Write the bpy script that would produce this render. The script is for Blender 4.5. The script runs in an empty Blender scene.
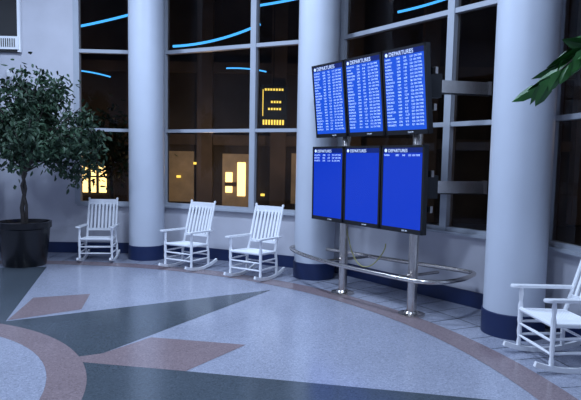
import bpy, bmesh, math, random
from mathutils import Vector, Matrix
random.seed(7)
S=bpy.context.scene
try:
    S.view_settings.view_transform='Standard'
except Exception: pass
V=Vector
# ---------------------------------------------------------------- materials
def mat(name,col,rough=0.5,metal=0.0,var=0.06,scale=6.0,emit=None,estr=0.0,spec=0.5,bump=0.0):
    m=bpy.data.materials.new(name); m.use_nodes=True
    nt=m.node_tree; b=nt.nodes['Principled BSDF']
    b.inputs['Roughness'].default_value=rough; b.inputs['Metallic'].default_value=metal
    b.inputs['Specular IOR Level'].default_value=spec
    tc=nt.nodes.new('ShaderNodeTexCoord'); n=nt.nodes.new('ShaderNodeTexNoise')
    n.inputs['Scale'].default_value=scale; n.inputs['Detail'].default_value=4
    nt.links.new(tc.outputs['Object'],n.inputs['Vector'])
    r=nt.nodes.new('ShaderNodeValToRGB')
    r.color_ramp.elements[0].position=0.3; r.color_ramp.elements[1].position=0.7
    r.color_ramp.elements[0].color=[c*(1-var) for c in col]+[1]
    r.color_ramp.elements[1].color=[min(1,c*(1+var)) for c in col]+[1]
    nt.links.new(n.outputs['Fac'],r.inputs['Fac']); nt.links.new(r.outputs['Color'],b.inputs['Base Color'])
    if emit:
        b.inputs['Emission Color'].default_value=list(emit)+[1]; b.inputs['Emission Strength'].default_value=estr
    if bump:
        bp=nt.nodes.new('ShaderNodeBump'); bp.inputs['Strength'].default_value=bump; bp.inputs['Distance'].default_value=0.01
        nt.links.new(n.outputs['Fac'],bp.inputs['Height']); nt.links.new(bp.outputs['Normal'],b.inputs['Normal'])
    return m
def terrazzo(name,col,cv=0.20,rough=0.19):
    m=bpy.data.materials.new(name); m.use_nodes=True
    nt=m.node_tree; b=nt.nodes['Principled BSDF']; b.inputs['Roughness'].default_value=rough
    b.inputs['Specular IOR Level'].default_value=0.65
    tc=nt.nodes.new('ShaderNodeTexCoord'); vo=nt.nodes.new('ShaderNodeTexVoronoi'); vo.inputs['Scale'].default_value=95
    nt.links.new(tc.outputs['Object'],vo.inputs['Vector'])
    sp=nt.nodes.new('ShaderNodeSeparateColor'); nt.links.new(vo.outputs['Color'],sp.inputs['Color'])
    r=nt.nodes.new('ShaderNodeValToRGB'); r.color_ramp.interpolation='CONSTANT'
    e=r.color_ramp.elements; e[0].position=0; e[0].color=[c*(1-cv) for c in col]+[1]; e[1].position=0.2; e[1].color=list(col)+[1]
    e2=e.new(0.84); e2.color=[min(1,c*(1+cv)) for c in col]+[1]
    nt.links.new(sp.outputs[0],r.inputs['Fac'])
    n=nt.nodes.new('ShaderNodeTexNoise'); n.inputs['Scale'].default_value=1.3; n.inputs['Detail'].default_value=5
    nt.links.new(tc.outputs['Object'],n.inputs['Vector'])
    mp=nt.nodes.new('ShaderNodeMapRange'); mp.inputs[3].default_value=0.84; mp.inputs[4].default_value=1.14
    nt.links.new(n.outputs['Fac'],mp.inputs[0])
    mx=nt.nodes.new('ShaderNodeMix'); mx.data_type='RGBA'; mx.blend_type='MULTIPLY'; mx.inputs['Factor'].default_value=1
    nt.links.new(r.outputs['Color'],mx.inputs['A']); nt.links.new(mp.outputs[0],mx.inputs['B'])
    nt.links.new(mx.outputs['Result'],b.inputs['Base Color'])
    return m
def glass(name):
    m=bpy.data.materials.new(name); m.use_nodes=True; nt=m.node_tree; nt.nodes.clear()
    o=nt.nodes.new('ShaderNodeOutputMaterial'); t=nt.nodes.new('ShaderNodeBsdfTransparent'); g=nt.nodes.new('ShaderNodeBsdfGlossy')
    t.inputs['Color'].default_value=(0.72,0.70,0.68,1); g.inputs['Roughness'].default_value=0.0
    g.inputs['Color'].default_value=(0.55,0.55,0.58,1)
    f=nt.nodes.new('ShaderNodeFresnel'); f.inputs['IOR'].default_value=1.45
    x=nt.nodes.new('ShaderNodeMixShader'); nt.links.new(f.outputs[0],x.inputs[0]); nt.links.new(t.outputs[0],x.inputs[1]); nt.links.new(g.outputs[0],x.inputs[2])
    nt.links.new(x.outputs[0],o.inputs[0]); return m
M=dict(
 col=mat('column_paint',(0.56,0.60,0.68),0.45,var=0.03,scale=2),
 wall=mat('wall_paint',(0.58,0.58,0.64),0.6,var=0.04,scale=3),
 navy=mat('navy_base',(0.008,0.020,0.080),0.4),
 frame=mat('window_frame_paint',(0.42,0.45,0.51),0.4,var=0.03),
 ceil=mat('ceiling_paint',(0.28,0.29,0.32),0.8),
 white=mat('chair_white',(0.92,0.93,0.96),0.38,var=0.02),
 steel=mat('brushed_steel',(0.66,0.61,0.57),0.26,1.0,scale=30),
 black=mat('black_plastic',(0.010,0.010,0.012),0.35),
 pot=mat('pot_black',(0.006,0.006,0.008),0.25,scale=10),
 soil=mat('soil',(0.03,0.02,0.012),0.9,scale=30,var=0.4),
 bark=mat('bark',(0.06,0.05,0.045),0.8,scale=20,var=0.3,bump=0.4),
 leaf=mat('leaf_dark',(0.024,0.052,0.028),0.55,scale=4,var=0.5,spec=0.35),
 leaf2=mat('leaf_green',(0.020,0.095,0.018),0.45,scale=8,var=0.4,spec=0.35),
 cable=mat('cable_yellow',(0.35,0.33,0.12),0.5),
 ext=mat('exterior_brown',(0.045,0.037,0.033),0.8,scale=0.8,var=0.5),
 extp=mat('exterior_pillar',(0.085,0.066,0.054),0.8,scale=1.5,var=0.3),
 ground=mat('exterior_asphalt',(0.03,0.028,0.03),0.6,scale=3),
 warm=mat('lit_window',(0.8,0.5,0.15),0.5,emit=(1.0,0.70,0.26),estr=3.6),
 warm2=mat('lit_sign',(0.8,0.6,0.1),0.5,emit=(1.0,0.72,0.12),estr=1.7),
 warm3=mat('lit_room',(0.2,0.15,0.1),0.5,emit=(0.30,0.20,0.11),estr=0.30,scale=2,var=0.5),
 neon_refl=mat('blue_neon_reflection',(0.1,0.4,0.9),0.5,emit=(0.06,0.42,1.0),estr=1.9),  # glow standing in for indoor ceiling neon mirrored in the panes
 scr=mat('screen_blue',(0.0,0.0,0.02),0.25,emit=(0.010,0.085,0.66),estr=1.1,var=0.0),
 scr2=mat('screen_blue_plain',(0.0,0.0,0.02),0.25,emit=(0.004,0.040,0.56),estr=1.0,var=0.0),
 hdr=mat('screen_header',(0.0,0.0,0.01),0.25,emit=(0.003,0.015,0.16),estr=1.0,var=0.0),
 txt=mat('screen_text',(0.1,0.1,0.1),0.5,emit=(0.50,0.66,1.0),estr=1.4,var=0.0),
 txt2=mat('screen_rows',(0.1,0.1,0.1),0.5,emit=(0.42,0.62,1.0),estr=1.6,var=0.0),
 glass=glass('window_glass'),
 t_light=terrazzo('terrazzo_light',(0.345,0.365,0.45)),
 t_dark=terrazzo('terrazzo_slate',(0.076,0.094,0.114)),
 t_pink=terrazzo('terrazzo_pink',(0.265,0.200,0.212)),
)
# ---------------------------------------------------------------- mesh builder
class MB:
    def __init__(s): s.v=[];s.f=[];s.mi=[];s.mats=[];s.sm=[]
    def m(s,k):
        if k not in s.mats: s.mats.append(k)
        return s.mats.index(k)
    def add(s,vs,fs,k,smooth=False):
        o=len(s.v); s.v+=[V(a) for a in vs]; i=s.m(k)
        for f in fs: s.f.append([o+j for j in f]); s.mi.append(i); s.sm.append(smooth)
    def beam(s,p0,p1,w,h,k,up=(0,0,1)):
        p0=V(p0);p1=V(p1);d=(p1-p0).normalized();up=V(up)
        if abs(d.dot(up))>0.98: up=V((0,1,0)) if abs(d.y)<0.9 else V((1,0,0))
        x=d.cross(up).normalized(); y=x.cross(d).normalized()
        vs=[]
        for p in (p0,p1):
            for a,b in((-1,-1),(1,-1),(1,1),(-1,1)): vs.append(p+x*a*w/2+y*b*h/2)
        s.add(vs,[(3,2,1,0),(4,5,6,7),(0,1,5,4),(1,2,6,5),(2,3,7,6),(3,0,4,7)],k)
    def tube(s,pts,r,k,n=8,closed=False,cap=True):
        pts=[V(p) for p in pts]; N=len(pts)
        rs=r if isinstance(r,(list,tuple)) else [r]*N
        vs=[];fs=[]; prev=None
        for i,p in enumerate(pts):
            if closed: d=pts[(i+1)%N]-pts[i-1]
            else: d=pts[min(i+1,N-1)]-pts[max(i-1,0)]
            d.normalize()
            if prev is None:
                a=V((0,0,1)) if abs(d.z)<0.9 else V((1,0,0)); x=d.cross(a).normalized()
            else:
                x=(prev-d*prev.dot(d)).normalized()
            prev=x; y=d.cross(x)
            for j in range(n):
                t=2*math.pi*j/n; vs.append(p+(x*math.cos(t)+y*math.sin(t))*rs[i])
        for i in range(N if closed else N-1):
            for j in range(n):
                a=i*n+j;b=i*n+(j+1)%n;c=((i+1)%N)*n+(j+1)%n;e=((i+1)%N)*n+j
                fs.append((a,b,c,e))
        if cap and not closed:
            fs.append(tuple(range(n-1,-1,-1))); fs.append(tuple((N-1)*n+j for j in range(n)))
        s.add(vs,fs,k,True)
    def lathe(s,c,prof,k,n=32):
        c=V(c);vs=[];fs=[]
        for r,z in prof:
            for j in range(n):
                t=2*math.pi*j/n; vs.append(c+V((r*math.cos(t),r*math.sin(t),z)))
        for i in range(len(prof)-1):
            for j in range(n):
                fs.append((i*n+j,i*n+(j+1)%n,(i+1)*n+(j+1)%n,(i+1)*n+j))
        fs.append(tuple(range(n-1,-1,-1))); fs.append(tuple((len(prof)-1)*n+j for j in range(n)))
        s.add(vs,fs,k,True)
    def obj(s,name,loc=(0,0,0),rz=0,parent=None,bevel=0):
        me=bpy.data.meshes.new(name); me.from_pydata([tuple(v) for v in s.v],[],s.f)
        for k in s.mats: me.materials.append(M[k])
        for p,i,sm in zip(me.polygons,s.mi,s.sm): p.material_index=i; p.use_smooth=sm
        try: me.set_sharp_from_angle(angle=math.radians(40))
        except Exception: pass
        o=bpy.data.objects.new(name,me); S.collection.objects.link(o)
        o.location=loc; o.rotation_euler=(0,0,rz)
        if bevel:
            b=o.modifiers.new('b','BEVEL'); b.width=bevel; b.segments=2; b.limit_method='ANGLE'
        if parent: o.parent=parent; 
        return o
def empty(name,loc=(0,0,0)):
    e=bpy.data.objects.new(name,None); e.location=loc; S.collection.objects.link(e); return e
# ---------------------------------------------------------------- room geometry
C=V((-3.74,3.35,0)); RW=7.0; RC=6.53; ST=360/13.0; A0=50.6; CH=5.6
def pol(r,deg,z=0): a=math.radians(deg); return V((C.x+r*math.cos(a),C.y+r*math.sin(a),z))
# floor
fl=MB(); n=96
fl.add([pol(7.15,360*i/n,0) for i in range(n)]+[pol(7.15,360*i/n,-0.1) for i in range(n)],
  [tuple(range(n)),tuple(reversed(range(n,2*n)))]+[(i,n+i,n+(i+1)%n,(i+1)%n) for i in range(n)],'t_light')
floor=fl.obj('floor')
inl=MB()
def ring(r0,r1,z,k,off=V((0,0,0))):
    N=128
    inl.add([pol(r0,360*i/N,z)+off for i in range(N)]+[pol(r1,360*i/N,z)+off for i in range(N)],
      [(i,N+i,N+(i+1)%N,(i+1)%N) for i in range(N)],k)
def poly(pts,z,k):
    inl.add([V((x,y,z)) for x,y in pts],[tuple(range(len(pts)))],k)
def rot(pts,deg):
    a=math.radians(deg); o=[]
    for x,y in pts:
        dx,dy=x-C.x,y-C.y; o.append((C.x+dx*math.cos(a)-dy*math.sin(a),C.y+dx*math.sin(a)+dy*math.cos(a)))
    return o
wedA=[(-4.6,8.6),(-3.7,5.3),(-2.86,5.56),(-2.93,5.80),(-3.77,8.75)]
pk1=[(-3.09,6.78),(-2.92,5.80),(-2.33,6.29),(-2.49,7.03)]
wedB=[(-3.3,5.53),(-3.2,5.0),(-1.95,4.23),(-0.24,7.44)]
pk2=[(-1.95,4.67),(-0.82,4.47),(-0.39,5.16),(-1.31,5.33),(-1.62,4.85)]
wedC=[(-2.1,4.72),(-2.0,3.4),(1.85,3.95),(-0.82,4.47)]
for q in (0,180):
    poly(rot(wedA,q),0.0012,'t_dark'); poly(rot(wedB,q),0.0015,'t_dark'); poly(rot(wedC,q),0.0018,'t_dark')
    poly(rot(pk1,q),0.0020,'t_pink'); poly(rot(pk2,q),0.0020,'t_pink')
ring(5.62,5.92,0.0025,'t_pink')
RO=V((-0.02,0.13,0))
ring(2.06,2.35,0.003,'t_pink',RO)
N=96
inl.add([pol(2.06,360*i/N,0.003)+RO for i in range(N)],[tuple(range(N))],'t_light')
for i in range(120):
    a=i*3.0
    p0=pol(5.93,a,0.0018);p1=pol(6.85,a,0.0018); d=(p1-p0).normalized(); x=V((-d.y,d.x,0))*0.004
    inl.add([p0-x,p1-x,p1+x,p0+x],[(0,1,2,3)],'t_dark')
ring(6.30,6.31,0.0019,'t_dark')
inl.obj('floor_inlay',parent=floor)
# walls
def facet(i):
    return pol(RW,A0+ST*(i+1)),pol(RW,A0+ST*i)
def wbeam(mb,A,B,t0,t1,z0,z1,th,k,off=0):
    d=(B-A).normalized(); inw=V((d.y,-d.x,0))
    if inw.dot(C-A)<0: inw=-inw
    p0=A+(B-A)*t0+inw*off; p1=A+(B-A)*t1+inw*off
    a=[p0,p1,p1-inw*th,p0-inw*th]
    vs=[V((p.x,p.y,z0)) for p in a]+[V((p.x,p.y,z1)) for p in a]
    mb.add(vs,[(0,1,2,3),(7,6,5,4),(0,4,5,1),(1,5,6,2),(2,6,7,3),(3,7,4,0)],k)
names={1:'left',0:'back',-1:'back_right',-2:'right'}
Z0,Z1,Z2,Z3=0.88,2.17,3.53,4.9
for wi,(i,nm) in enumerate(names.items()):
    A,B=facet(i); L=(B-A).length
    tm={1:0.56,0:0.555,-1:0.61,-2:0.58}[i]
    t0=0.0 if i!=1 else tm
    w=MB(); wbeam(w,A,B,0,1,0,Z0,0.15,'wall'); wbeam(w,A,B,0,1,Z3,CH,0.15,'wall')
    if i==1: wbeam(w,A,B,0,tm-0.01,Z0,Z3,0.15,'wall')
    w.obj('wall_'+nm)
    b=MB(); wbeam(b,A,B,0.0,1.0,0,0.19,0.02,'navy',0.022); b.obj('baseboard_'+nm)
    f=MB(); hw=0.05/L
    for z,h in((Z0,0.05),(Z1,0.055),(Z2,0.06),(Z3-0.06,0.06)):
        wbeam(f,A,B,t0,1,z,z+h,0.10,'frame',0.015)
    wbeam(f,A,B,t0,1,Z0-0.03,Z0+0.002,0.13,'frame',0.07)
    wbeam(f,A,B,tm-hw,tm+hw,Z0,Z3,0.12,'frame',0.025)
    for t in ((0.0,1.0) if i!=1 else (1.0,)):
        wbeam(f,A,B,max(0,t-0.03),min(1,t+0.03),Z0,Z3,0.10,'frame',0.012)
    dd=(B-A).normalized(); inw=V((dd.y,-dd.x,0)); inw=-inw if inw.dot(C-A)<0 else inw
    p0=A+(B-A)*t0-inw*0.05;p1=B-inw*0.05
    f.add([V((p0.x,p0.y,Z0)),V((p1.x,p1.y,Z0)),V((p1.x,p1.y,Z3)),V((p0.x,p0.y,Z3))],[(0,1,2,3)],'glass')
    f.obj('window_%d'%(wi+1))
w=MB(); b=MB()
for i in range(2,11):
    A,B=facet(i); wbeam(w,A,B,0,1,0,CH,0.15,'wall'); wbeam(b,A,B,0,1,0,0.19,0.02,'navy',0.022)
w.obj('wall_rear'); b.obj('baseboard_rear')
c=MB(); n=13
c.add([pol(7.2,A0+ST*i,CH) for i in range(n)]+[pol(7.2,A0+ST*i,CH+0.1) for i in range(n)],
  [tuple(reversed(range(n))),tuple(range(n,2*n))]+[(i,(i+1)%n,n+(i+1)%n,n+i) for i in range(n)],'ceil')
c.obj('ceiling')
for i in range(-4,4):
    p=pol(RC,A0+ST*i); m=MB()
    if i==-1: p=V((2.30,5.74,0))
    if i==0: p=V((0.365,8.40,0))
    if i==1: p=V((-2.46,9.72,0))
    m.lathe((0,0,0),[(0.308,0.0),(0.308,0.235),(0.302,0.24)],'navy',48)
    m.lathe((0,0,0),[(0.295,0.24),(0.295,CH-0.15),(0.325,CH-0.14),(0.325,CH)],'col',48)
    m.obj('column',loc=p)
# ---------------------------------------------------------------- rocking chair
def rocking_chair(loc,face,scale=1.0):
    m=MB(); k='white'
    R=1.05
    def rz(y): return R-math.sqrt(R*R-y*y)
    def by(z): return 0.20+max(0,z-0.40)*0.30
    for sx in(-1,1):
        x=0.27*sx
        pts=[(x,y,rz(y)+0.022) for y in [(-0.36+0.78*t/16) for t in range(17)]]
        for a,b_ in zip(pts[:-1],pts[1:]): m.beam(a,b_,0.032,0.042,k)
        zs=[0.05,0.10,0.14,0.20,0.26,0.30,0.36,0.44,0.48,0.54,0.60]
        rr=[0.017,0.022,0.016,0.023,0.018,0.024,0.022,0.024,0.016,0.022,0.016]
        m.tube([(x,-0.22,z) for z in zs],rr,k)
        zs=[0.05,0.15,0.25,0.40,0.60,0.8,1.0,1.04,1.07,1.085]
        rr=[0.018,0.021,0.020,0.022,0.020,0.020,0.018,0.014,0.022,0.006]
        m.tube([(0.245*sx+(0.025*sx if z<0.3 else 0),by(z),z) for z in zs],rr,k)
        m.beam((0.28*sx,-0.27,0.615),(0.27*sx,0.27,0.605),0.07,0.024,k)
        m.lathe((0.28*sx,-0.275,0.603),[(0.040,0),(0.044,0.012),(0.040,0.024)],k,16)
        for z in(0.17,0.29): m.tube([(x,-0.22,z),(x,0,z),(x,0.20,z)],[0.010,0.015,0.010],k,6)
    for z in(0.16,0.27): m.tube([(-0.27,-0.22,z),(0,-0.22,z),(0.27,-0.22,z)],[0.010,0.015,0.010],k,6)
    m.tube([(-0.27,0.20,0.22),(0.27,0.20,0.22)],0.012,k,6)
    m.tube([(-0.27,-0.22,0.405),(0.27,-0.22,0.405)],0.022,k)
    m.tube([(-0.255,0.19,0.385),(0.255,0.19,0.385)],0.018,k)
    for sx in(-1,1): m.tube([(0.262*sx,-0.22,0.40),(0.25*sx,0.20,0.385)],0.018,k)
    m.beam((0,-0.22,0.402),(0,0.19,0.388),0.50,0.012,k)
    for j in range(15):
        y=-0.205+j*0.0275; z=0.409-(y+0.22)*0.035
        m.tube([(-0.25,y,z-0.004),(0,y,z-0.006),(0.25,y,z-0.004)],0.0105,k,6)
    def bar(z0,z1,w):
        P=[]
        for t in range(9):
            x=-0.245+0.49*t/8; bow=0.03*(1-(x/0.245)**2); zc=(z0+z1)/2
            P.append(V((x,by(zc)+bow,zc)))
        for a,b_ in zip(P[:-1],P[1:]): m.beam(a,b_,w,(z1-z0),k)
    bar(0.96,1.05,0.02); bar(0.50,0.545,0.022)
    for j in range(7):
        x=-0.19+0.38*j/6; bow=0.028*(1-(x/0.245)**2)
        m.beam((x,by(0.52)+bow,0.52),(x,by(0.98)+bow,0.98),0.034,0.012,k,up=(0,1,0))
    for v in m.v: v*=scale
    rz_=math.atan2(face[0],-face[1])
    return m.obj('rocking_chair',loc=loc,rz=rz_)
rocking_chair((-3.18,9.40,0),(0.10,-1),0.95)
rocking_chair((-1.61,8.88,0),(-0.50,-0.86),0.97)
rocking_chair((-0.52,8.24,0),(-0.52,-0.85),0.98)
rocking_chair((2.36,4.86,0),(-1.0,-0.10))
# ---------------------------------------------------------------- monitor stand
st=empty('departure_board_stand',(0,0,0))
P1=V((0.70,7.34,0));P2=V((1.39,6.33,0)); d=(P2-P1).normalized(); nn=V((d.y,-d.x,0)); 
if nn.x>0: nn=-nn
fr=MB()
for P in(P1,P2):
    fr.lathe(P,[(0.15,0),(0.15,0.02),(0.09,0.03),(0.075,0.05)],'steel',32)
    fr.lathe(P,[(0.055,0.02),(0.055,2.82),(0.05,2.83)],'steel',24)
for z in(1.22,1.60,2.30,2.68):
    fr.beam(P1-d*0.40+V((0,0,z))+nn*0.075,P2+d*0.30+V((0,0,z))+nn*0.075,0.04,0.07,'steel')
for z in (2.56,1.45):
    a=V((1.44,6.36,z)); b_=V((2.22,6.52,z))
    fr.beam(a,b_,0.06,0.135,'steel'); fr.beam(V((1.47,6.36,z)),V((1.62,6.39,z)),0.12,0.26,'black')
    fr.beam(b_-V((0.03,0,0)),b_+V((0.01,0.002,0)),0.075,0.15,'steel')
    fr.beam(a-V((0,0,0.075)),b_-V((0,0,0.075)),0.07,0.012,'black')  # black strip paints the shading on the arm's underside
fr.obj('steel_frame',parent=st)
rl=MB()
loop=[(0.02,8.20),(0.10,7.85),(0.28,7.45),(0.58,6.95),(1.02,6.40),(1.25,6.14),(1.42,6.0),(1.65,6.0),(1.88,6.16),(2.06,6.38),(2.14,6.55),(2.02,6.72),(1.65,7.08),(1.1,7.6),(0.55,8.15),(0.35,8.36),(0.18,8.42),(0.06,8.36)]
def catmull(P,sub=5):
    o=[];N=len(P)
    for i in range(N):
        a,b,c_,e=[V(P[(i+j)%N]) for j in(-1,0,1,2)]
        for q in range(sub):
            t=q/sub; o.append(0.5*((2*b)+(c_-a)*t+(2*a-5*b+4*c_-e)*t*t+(3*b-a-3*c_+e)*t**3))
    return o
RZ=0.45
rl.tube(catmull([(x,y,RZ) for x,y in loop]),0.026,'steel',10,closed=True)
for P in(P1,P2):
    rl.tube([P+V((0,0,RZ)),P+nn*0.27+V((0,0,RZ))],0.018,'steel')
    rl.tube([P+V((0,0,RZ)),P-nn*0.42+V((0,0,RZ))],0.018,'steel')
rl.obj('guard_rail',parent=st)
cb=MB()
cb.tube(catmull([tuple(P1+d*0.08+V((0,0,1.0))),tuple(P1+d*0.14+V((0,0,0.62))),tuple(P1+d*0.34+V((0,0,0.42))),tuple(P1+d*0.6+V((0,0,0.5))),tuple(P1+d*0.75+V((0,0,0.8)))],6)[:24],0.007,'cable',6)
cb.obj('cable',parent=st)
cities=['ATLANTA','BOSTON','CHICAGO','DALLAS','DENVER','HOUSTON','MIAMI','NEWARK','NEW YORK','ORLANDO','TAMPA','DETROIT','AUSTIN','NASSAU','LONDON','SEATTLE','MEMPHIS','TORONTO','PHOENIX','RALEIGH','NORFOLK']
def text(body,name,mtx,size,sp=1.0,k='txt'):
    cu=bpy.data.curves.new(name,'FONT'); cu.body=body; cu.size=size; cu.space_line=sp
    cu.materials.append(M[k]); o=bpy.data.objects.new(name,cu); S.collection.objects.link(o)
    o.matrix_world=mtx; o.parent=st; return o
SW=0.640
for row,(zc,tilt,SH) in enumerate(((2.483,6.5,0.93),(1.425,0.5,0.955))):
    for ci,s in enumerate((-0.13,0.53,1.19)):
        th=math.radians(tilt); u=V((0,0,1))*math.cos(th)+nn*math.sin(th); w_=nn*math.cos(th)-V((0,0,1))*math.sin(th)
        ctr=P1+d*s+nn*0.19+V((0,0,zc))
        mt=Matrix((( d.x,u.x,w_.x,ctr.x),(d.y,u.y,w_.y,ctr.y),(d.z,u.z,w_.z,ctr.z),(0,0,0,1)))
        m=MB()
        def bx(x0,x1,y0,y1,z0,z1,k):
            vs=[mt@V(p) for p in((x0,y0,z0),(x1,y0,z0),(x1,y1,z0),(x0,y1,z0),(x0,y0,z1),(x1,y0,z1),(x1,y1,z1),(x0,y1,z1))]
            m.add(vs,[(3,2,1,0),(4,5,6,7),(0,1,5,4),(1,2,6,5),(2,3,7,6),(3,0,4,7)],k)
        bx(-SW/2,SW/2,-SH/2,SH/2,-0.06,0,'black')
        bx(-0.2,0.2,-0.25,0.25,-0.10,-0.06,'black')
        e=0.026
        for a in((-SW/2,-SW/2+e,-SH/2,SH/2),(SW/2-e,SW/2,-SH/2,SH/2),(-SW/2,SW/2,-SH/2,-SH/2+0.05),(-SW/2,SW/2,SH/2-e,SH/2)): bx(a[0],a[1],a[2],a[3],0,0.008,'black')
        bx(-SW/2+e,SW/2-e,-SH/2+0.05,SH/2-e,0.0,0.003,'scr' if row==0 else 'scr2')
        bx(-SW/2+e,SW/2-e,SH/2-0.082,SH/2-e,0.003,0.0035,'hdr')
        m.obj('monitor',parent=st)
        text('DEPARTURES','header_text',mt@Matrix.Translation((-SW/2+0.10,SH/2-0.075,0.005)),0.062 if row==0 else 0.05)
        lm=MB(); lm.lathe((0,0,0),[(0.020,0),(0.020,0.001)],'txt',16)
        lo=lm.obj('header_logo',parent=st); lo.matrix_world=mt@Matrix.Translation((-SW/2+0.062,SH/2-0.056,0.004))
        random.seed(row*10+ci)
        nl=21 if row==0 else (3 if ci==0 else (0 if ci==1 else 1))
        if nl:
            cols=[[],[],[],[]]
            for q in range(nl):
                cols[0].append(cities[(q+ci*5)%len(cities)]); cols[1].append('%04d'%random.randint(100,4999))
                cols[2].append('%d:%02d'%(random.randint(1,12),random.randint(0,59))); cols[3].append(random.choice('ABCDE')+str(random.randint(1,30))+'  ON TIME')
            for cx,cc in zip((0.035,0.215,0.315,0.41),cols):
                text('\n'.join(cc),'flight_rows',mt@Matrix.Translation((-SW/2+cx,SH/2-0.118,0.005)),0.0275,1.30,'txt2')
        text('10:45 PM','clock_text',mt@Matrix.Translation((0.02,-SH/2+0.018,0.0085)),0.022)
# ---------------------------------------------------------------- ficus tree
def leafquad(m,p,dirv,size,k,wid=0.42):
    dirv=dirv.normalized(); a=V((random.uniform(-1,1),random.uniform(-1,1),random.uniform(0.2,1)))
    x=dirv.cross(a); 
    if x.length<1e-3: return
    x.normalize(); nrm=x.cross(dirv)
    w=size*wid/2
    tip=p+dirv*size-nrm*size*0.1; m1=p+dirv*size*0.35; m2=p+dirv*size*0.7-nrm*size*0.03
    m.add([p,m1+x*w-nrm*w*.4,m1,m1-x*w-nrm*w*.4,m2+x*w*.75-nrm*w*.4,m2,m2-x*w*.75-nrm*w*.4,tip],
      [(0,1,2),(0,2,3),(1,4,5,2),(2,5,6,3),(4,7,5),(5,7,6)],k,True)
T=V((-4.18,8.90,0)); m=MB()
m.lathe((0,0,0),[(0.31,0),(0.32,0.03),(0.36,0.35),(0.38,0.58),(0.405,0.60),(0.405,0.69),(0.37,0.69),(0.36,0.62)],'pot',40)
m.lathe((0,0,0),[(0.36,0.60),(0.36,0.635)],'soil',24)
m.tube([(0,0,0.60),(-0.03,0,0.9),(0.02,0.02,1.2),(-0.02,0,1.5),(0.05,0,1.8)],[0.04,0.034,0.03,0.028,0.026],'bark')
m.tube([(0.03,0.02,0.60),(0.04,0,0.95),(-0.02,-0.02,1.25),(0.05,0,1.45)],[0.026,0.024,0.022,0.02],'bark')
random.seed(3)
def inblob(ph,th,f):
    r=V((math.cos(ph)*math.sin(th)*0.97,math.sin(ph)*math.sin(th)*0.78,math.cos(th)*0.84)); return V((0.10,0,2.19))+r*f
for i in range(88):
    ph=random.uniform(0,6.283); th=math.acos(random.uniform(-0.8,1)); f=random.choice((random.uniform(0.4,0.95),random.uniform(0.9,1.14)))
    end=inblob(ph,th,f); st0=V((0.02,0,random.uniform(1.4,1.85)))
    mid=(st0+end)*0.5+V((0,0,0.12)); e2=end+V((random.uniform(-.06,.06),0,-0.16*f))
    m.tube([st0,mid,end,e2],[0.014,0.009,0.005,0.002],'bark',5)
    sg=random.uniform(0.06,0.10)
    for j in range(76):
        t=random.random()
        base=(mid.lerp(end,t) if random.random()<0.55 else end.lerp(e2,t))+V((random.gauss(0,sg),random.gauss(0,sg),random.gauss(-0.03,sg)))
        dv=V((random.uniform(-1,1),random.uniform(-1,1),random.uniform(-1.4,0.2)))
        if base.x+T.x<-5.2: base.x=-5.2-T.x
        leafquad(m,base,dv,random.uniform(0.07,0.12),'leaf',0.48)
m.obj('potted_ficus_tree',loc=T)
# foreground plant
m=MB(); random.seed(11)
m.lathe((0,0,0),[(0.16,0),(0.17,0.02),(0.20,0.38),(0.215,0.40),(0.215,0.44),(0.19,0.44),(0.185,0.40)],'pot',32)
m.lathe((0,0,0),[(0.185,0.36),(0.185,0.40)],'soil',24)
m.tube([(0,0,0.38),(0.03,0,1.0),(-0.02,0.02,1.6),(0.0,0,2.1)],[0.03,0.026,0.02,0.014],'bark')
brs=[((-0.02,0,1.95),(-0.30,0,2.20),(-0.55,0.0,2.24),(-0.78,0.0,2.04)),
     ((-0.0,0,2.05),(-0.25,0.05,2.30),(-0.5,0.05,2.28),(-0.66,0.05,2.16)),
     ((0,0,2.1),(0.12,0.0,2.4),(0.22,0.0,2.4),(0.30,0.0,2.2)),
     ((0,0,2.1),(0.05,-0.3,2.4),(0.05,-0.5,2.3),(0.0,-0.6,2.1)),
     ((0,0,2.1),(-0.05,0.25,2.4),(-0.05,0.4,2.35),(0.0,0.5,2.15))]
for B in brs:
    P=[V(b) for b in B]; m.tube(P,[0.010,0.008,0.005,0.002],'bark',6)
    for s_ in (1,2):
        for q in range(6):
            t=q/6; p=P[s_].lerp(P[s_+1],t); dr=(P[s_+1]-P[s_]).normalized()
            for sg in(-1,1):
                side=dr.cross(V((0,0,1))).normalized()*sg
                leafquad(m,p,dr*0.8+side*0.35+V((0,0,-0.15+0.32*sg)),random.uniform(0.12,0.17),'leaf2',0.42)
m.obj('potted_foliage_plant',loc=(1.87,2.6,0))
# wall fixtures at the left
A,B=facet(1); dd=(B-A).normalized(); inw=V((dd.y,-dd.x,0)); inw=-inw if inw.dot(C-A)<0 else inw
def onwall(t,z,off=0): p=A+(B-A)*t+inw*off; return V((p.x,p.y,z))
m=MB()
m.beam(onwall(0.10,4.15,0.03),onwall(0.275,4.15,0.03),0.06,1.3,'black')
for t in(0.10,0.275): m.beam(onwall(t,3.5,0.05),onwall(t,4.8,0.05),0.05,0.05,'white')
m.beam(onwall(0.10,3.65,0.06),onwall(0.275,3.65,0.06),0.08,0.22,'white')
for j in range(7):
    t=0.19+j*0.011; m.beam(onwall(t,3.58,0.108),onwall(t,3.72,0.108),0.012,0.012,'black')
m.obj('wall_vent_unit')
m=MB(); p=onwall(0.22,3.15,0)
m.beam(p,p+inw*0.10,0.06,0.06,'black'); m.tube([p+inw*0.10,p+inw*0.13+dd*0.02,p+inw*0.22+dd*0.08-V((0,0,0.05))],[0.03,0.045,0.05],'white',12)
m.obj('security_camera')
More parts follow.
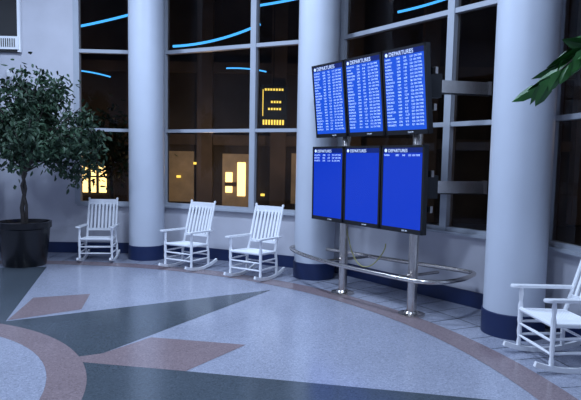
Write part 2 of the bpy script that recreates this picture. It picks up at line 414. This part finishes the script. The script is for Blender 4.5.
# ---------------------------------------------------------------- exterior
m=MB(); m.beam((0,-30,-0.12),(0,40,-0.12),80,0.1,'ground'); m.obj('ground')
m=MB(); m.beam((-14,17.2,3.5),(12,17.2,3.5),0.3,7.2,'ext'); m.beam((11.5,17,3.5),(11.5,-8,3.5),0.3,7.2,'ext')
for x in(-9,-6.9,-4.6,-2.55,-0.4,1.8,4,6.2,8.5): m.beam((x,16.9,0),(x,16.9,6.9),0.45,0.35,'extp')
for y in(14,11.5,9,6.5,4,1.5): m.beam((11.2,y,0),(11.2,y,6.9),0.45,0.35,'extp')
for z in (2.3,4.4): m.beam((-14,17,z),(11.3,17,z),0.2,0.3,'extp'); m.beam((11.3,17,z),(11.3,-8,z),0.2,0.3,'extp')
m.beam((-6.22,17.03,1.1),(-5.52,17.03,1.1),0.04,0.85,'warm')
for x in(-6.0,-5.76): m.beam((x,16.98,0.65),(x,16.98,1.55),0.07,0.06,'black')
m.beam((-6.3,16.98,1.15),(-5.5,16.98,1.15),0.05,0.05,'black')
m.beam((-2.05,17.03,0.95),(-1.25,17.03,0.95),0.04,1.9,'warm3')
m.beam((-4.3,17.03,1.2),(-2.9,17.03,1.2),0.04,1.5,'warm3')
m.beam((0.0,17.03,1.2),(1.4,17.03,1.2),0.04,1.5,'warm3')
m.beam((-1.60,17.0,1.15),(-1.36,17.0,1.15),0.05,1.0,'warm')
m.beam((-1.95,17.0,1.05),(-1.75,17.0,1.05),0.05,0.6,'warm')
m.beam((-1.97,16.98,1.0),(-1.62,16.98,1.0),0.05,0.12,'extp')
for x,z in((-3.4,1.2),(-2.9,1.6),(-0.9,0.7),(0.6,1.3),(1.0,0.9)): m.beam((x,16.95,z),(x+0.12,16.95,z),0.05,0.07,'warm2')
m.obj('exterior_building')
m=MB(); m.beam((9.9,14.5,0),(9.9,14.5,0.02),0.3,0.3,'black'); m.tube([(9.9,14.5,-0.07),(9.9,14.5,4.3)],0.06,'black')
m.beam((9.9,14.4,4.4),(9.2,14.4,4.4),0.2,0.10,'warm'); m.obj('street_lamp')
m=MB(); m.beam((-0.95,16.6,3.25),(-0.15,16.6,3.25),0.05,1.25,'black')
for z,x0,x1 in((3.75,-.80,-.3),(3.4,-.62,-.35),(3.2,-.7,-.35),(2.82,-.85,-.25)):
    x=x0
    while x<x1: m.beam((x,16.56,z),(x+0.05,16.56,z),0.02,0.06 if z>2.9 else 0.14,'warm2'); x+=0.08
m.beam((-0.85,16.56,3.0),(-0.85,16.56,3.75),0.02,0.03,'warm2')
m.beam((-0.55,16.6,3.8),(-0.55,16.6,6.9),0.03,0.03,'black')
m.obj('lit_sign')
def Q(x,z,y=13): return (x,y,z)
m=MB()
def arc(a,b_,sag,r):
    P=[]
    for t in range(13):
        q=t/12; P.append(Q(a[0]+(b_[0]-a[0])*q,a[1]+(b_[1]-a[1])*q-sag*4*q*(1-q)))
    m.tube(P,r,'neon_refl',8)  # tube outside the glass imitates a neon reflection in the window
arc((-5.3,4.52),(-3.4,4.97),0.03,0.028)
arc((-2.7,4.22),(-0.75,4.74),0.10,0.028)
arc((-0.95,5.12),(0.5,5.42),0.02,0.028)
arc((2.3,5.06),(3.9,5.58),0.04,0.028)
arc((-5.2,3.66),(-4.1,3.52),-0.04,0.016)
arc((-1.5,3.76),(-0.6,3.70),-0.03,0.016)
m.beam((-8,13.1,6.2),(10,13.1,6.2),4.5,0.2,'ext')  # canopy and rafters added to carry the reflection tubes
for j in range(16): 
    x=-7+j*1.05; m.beam((x,11,5.9),(x,15,6.0),0.08,0.35,'extp')
for x in(-7.5,9.5): m.tube([(x,13,-0.1),(x,13,6.2)],0.2,'extp',12)
for a in(-4.9,-3.6,-1.6,-0.85,-0.7,0.35,2.45,3.6): m.tube([(a,13,4.9),(a,13,6.15)],0.008,'black',5)
m.obj('neon_reflection_canopy')
m=MB(); random.seed(5)
m.tube([(0,0,-0.07),(0.03,0,0.8),(0,0,1.6)],[0.08,0.06,0.04],'bark')
for i in range(900):
    p=V((random.gauss(0,.45),random.gauss(0,.45),2.0+random.gauss(0,.38)))
    leafquad(m,p,V((random.uniform(-1,1),random.uniform(-1,1),random.uniform(-1,.4))),0.16,'leaf')
for i in range(12):
    m.tube([(0,0,1.4),(random.gauss(0,.35),random.gauss(0,.35),2.2+random.gauss(0,.2))],[0.02,0.006],'bark',5)
m.obj('exterior_tree',loc=(-4.1,13.0,0))
# ---------------------------------------------------------------- lights
def area(name,loc,size,e,col,tgt=None):
    L=bpy.data.lights.new(name,'AREA'); L.shape='DISK'; L.size=size; L.energy=e; L.color=col
    o=bpy.data.objects.new(name,L); o.location=loc; S.collection.objects.link(o)
    if tgt is not None: o.rotation_euler=(V(tgt)-V(loc)).to_track_quat('-Z','Y').to_euler()
    return o
cool=(0.60,0.75,1.0)
for (r,a,e) in((3.9,90,160),(3.9,50,160),(3.9,10,140),(3.6,-40,125),(3.6,185,125)):
    p=pol(r,a,CH-0.06); m=MB(); m.lathe((0,0,0),[(0.34,0.0),(0.34,0.055),(0.30,0.06)],'frame',24); m.obj('ceiling_lamp',loc=p)
    area('ceiling_light',p-V((0,0,0.02)),0.6,e,cool)
def pt(name,loc,e,col,r=0.1):
    L=bpy.data.lights.new(name,'POINT'); L.energy=e; L.color=col; L.shadow_soft_size=r
    o=bpy.data.objects.new(name,L); o.location=loc; S.collection.objects.link(o)
for p,e in(((-6.5,15.2,1.8),40),((-2.2,15.2,1.6),50),((0.6,15.4,2.2),35),((9.5,11,2.5),35),((9.5,5,2.5),25)): pt('facade_warm_fill',p,e,(1.0,0.70,0.45))  # added warm fill for the spill on the facade, no fixtures modelled
W=bpy.data.worlds.new('World'); S.world=W; W.use_nodes=True
W.node_tree.nodes['Background'].inputs[0].default_value=(0.02,0.03,0.06,1); W.node_tree.nodes['Background'].inputs[1].default_value=0.4
# ---------------------------------------------------------------- camera
cd=bpy.data.cameras.new('camera'); co=bpy.data.objects.new('camera',cd); S.collection.objects.link(co)
cd.sensor_width=36; cd.lens=570/581*36; cd.clip_start=0.05; cd.shift_y=0.0165
co.matrix_world=Matrix.Translation((0,0,1.7))@Matrix.Rotation(math.radians(90-4.8),4,'X')@Matrix.Rotation(math.radians(1.1),4,'Z')
S.camera=co
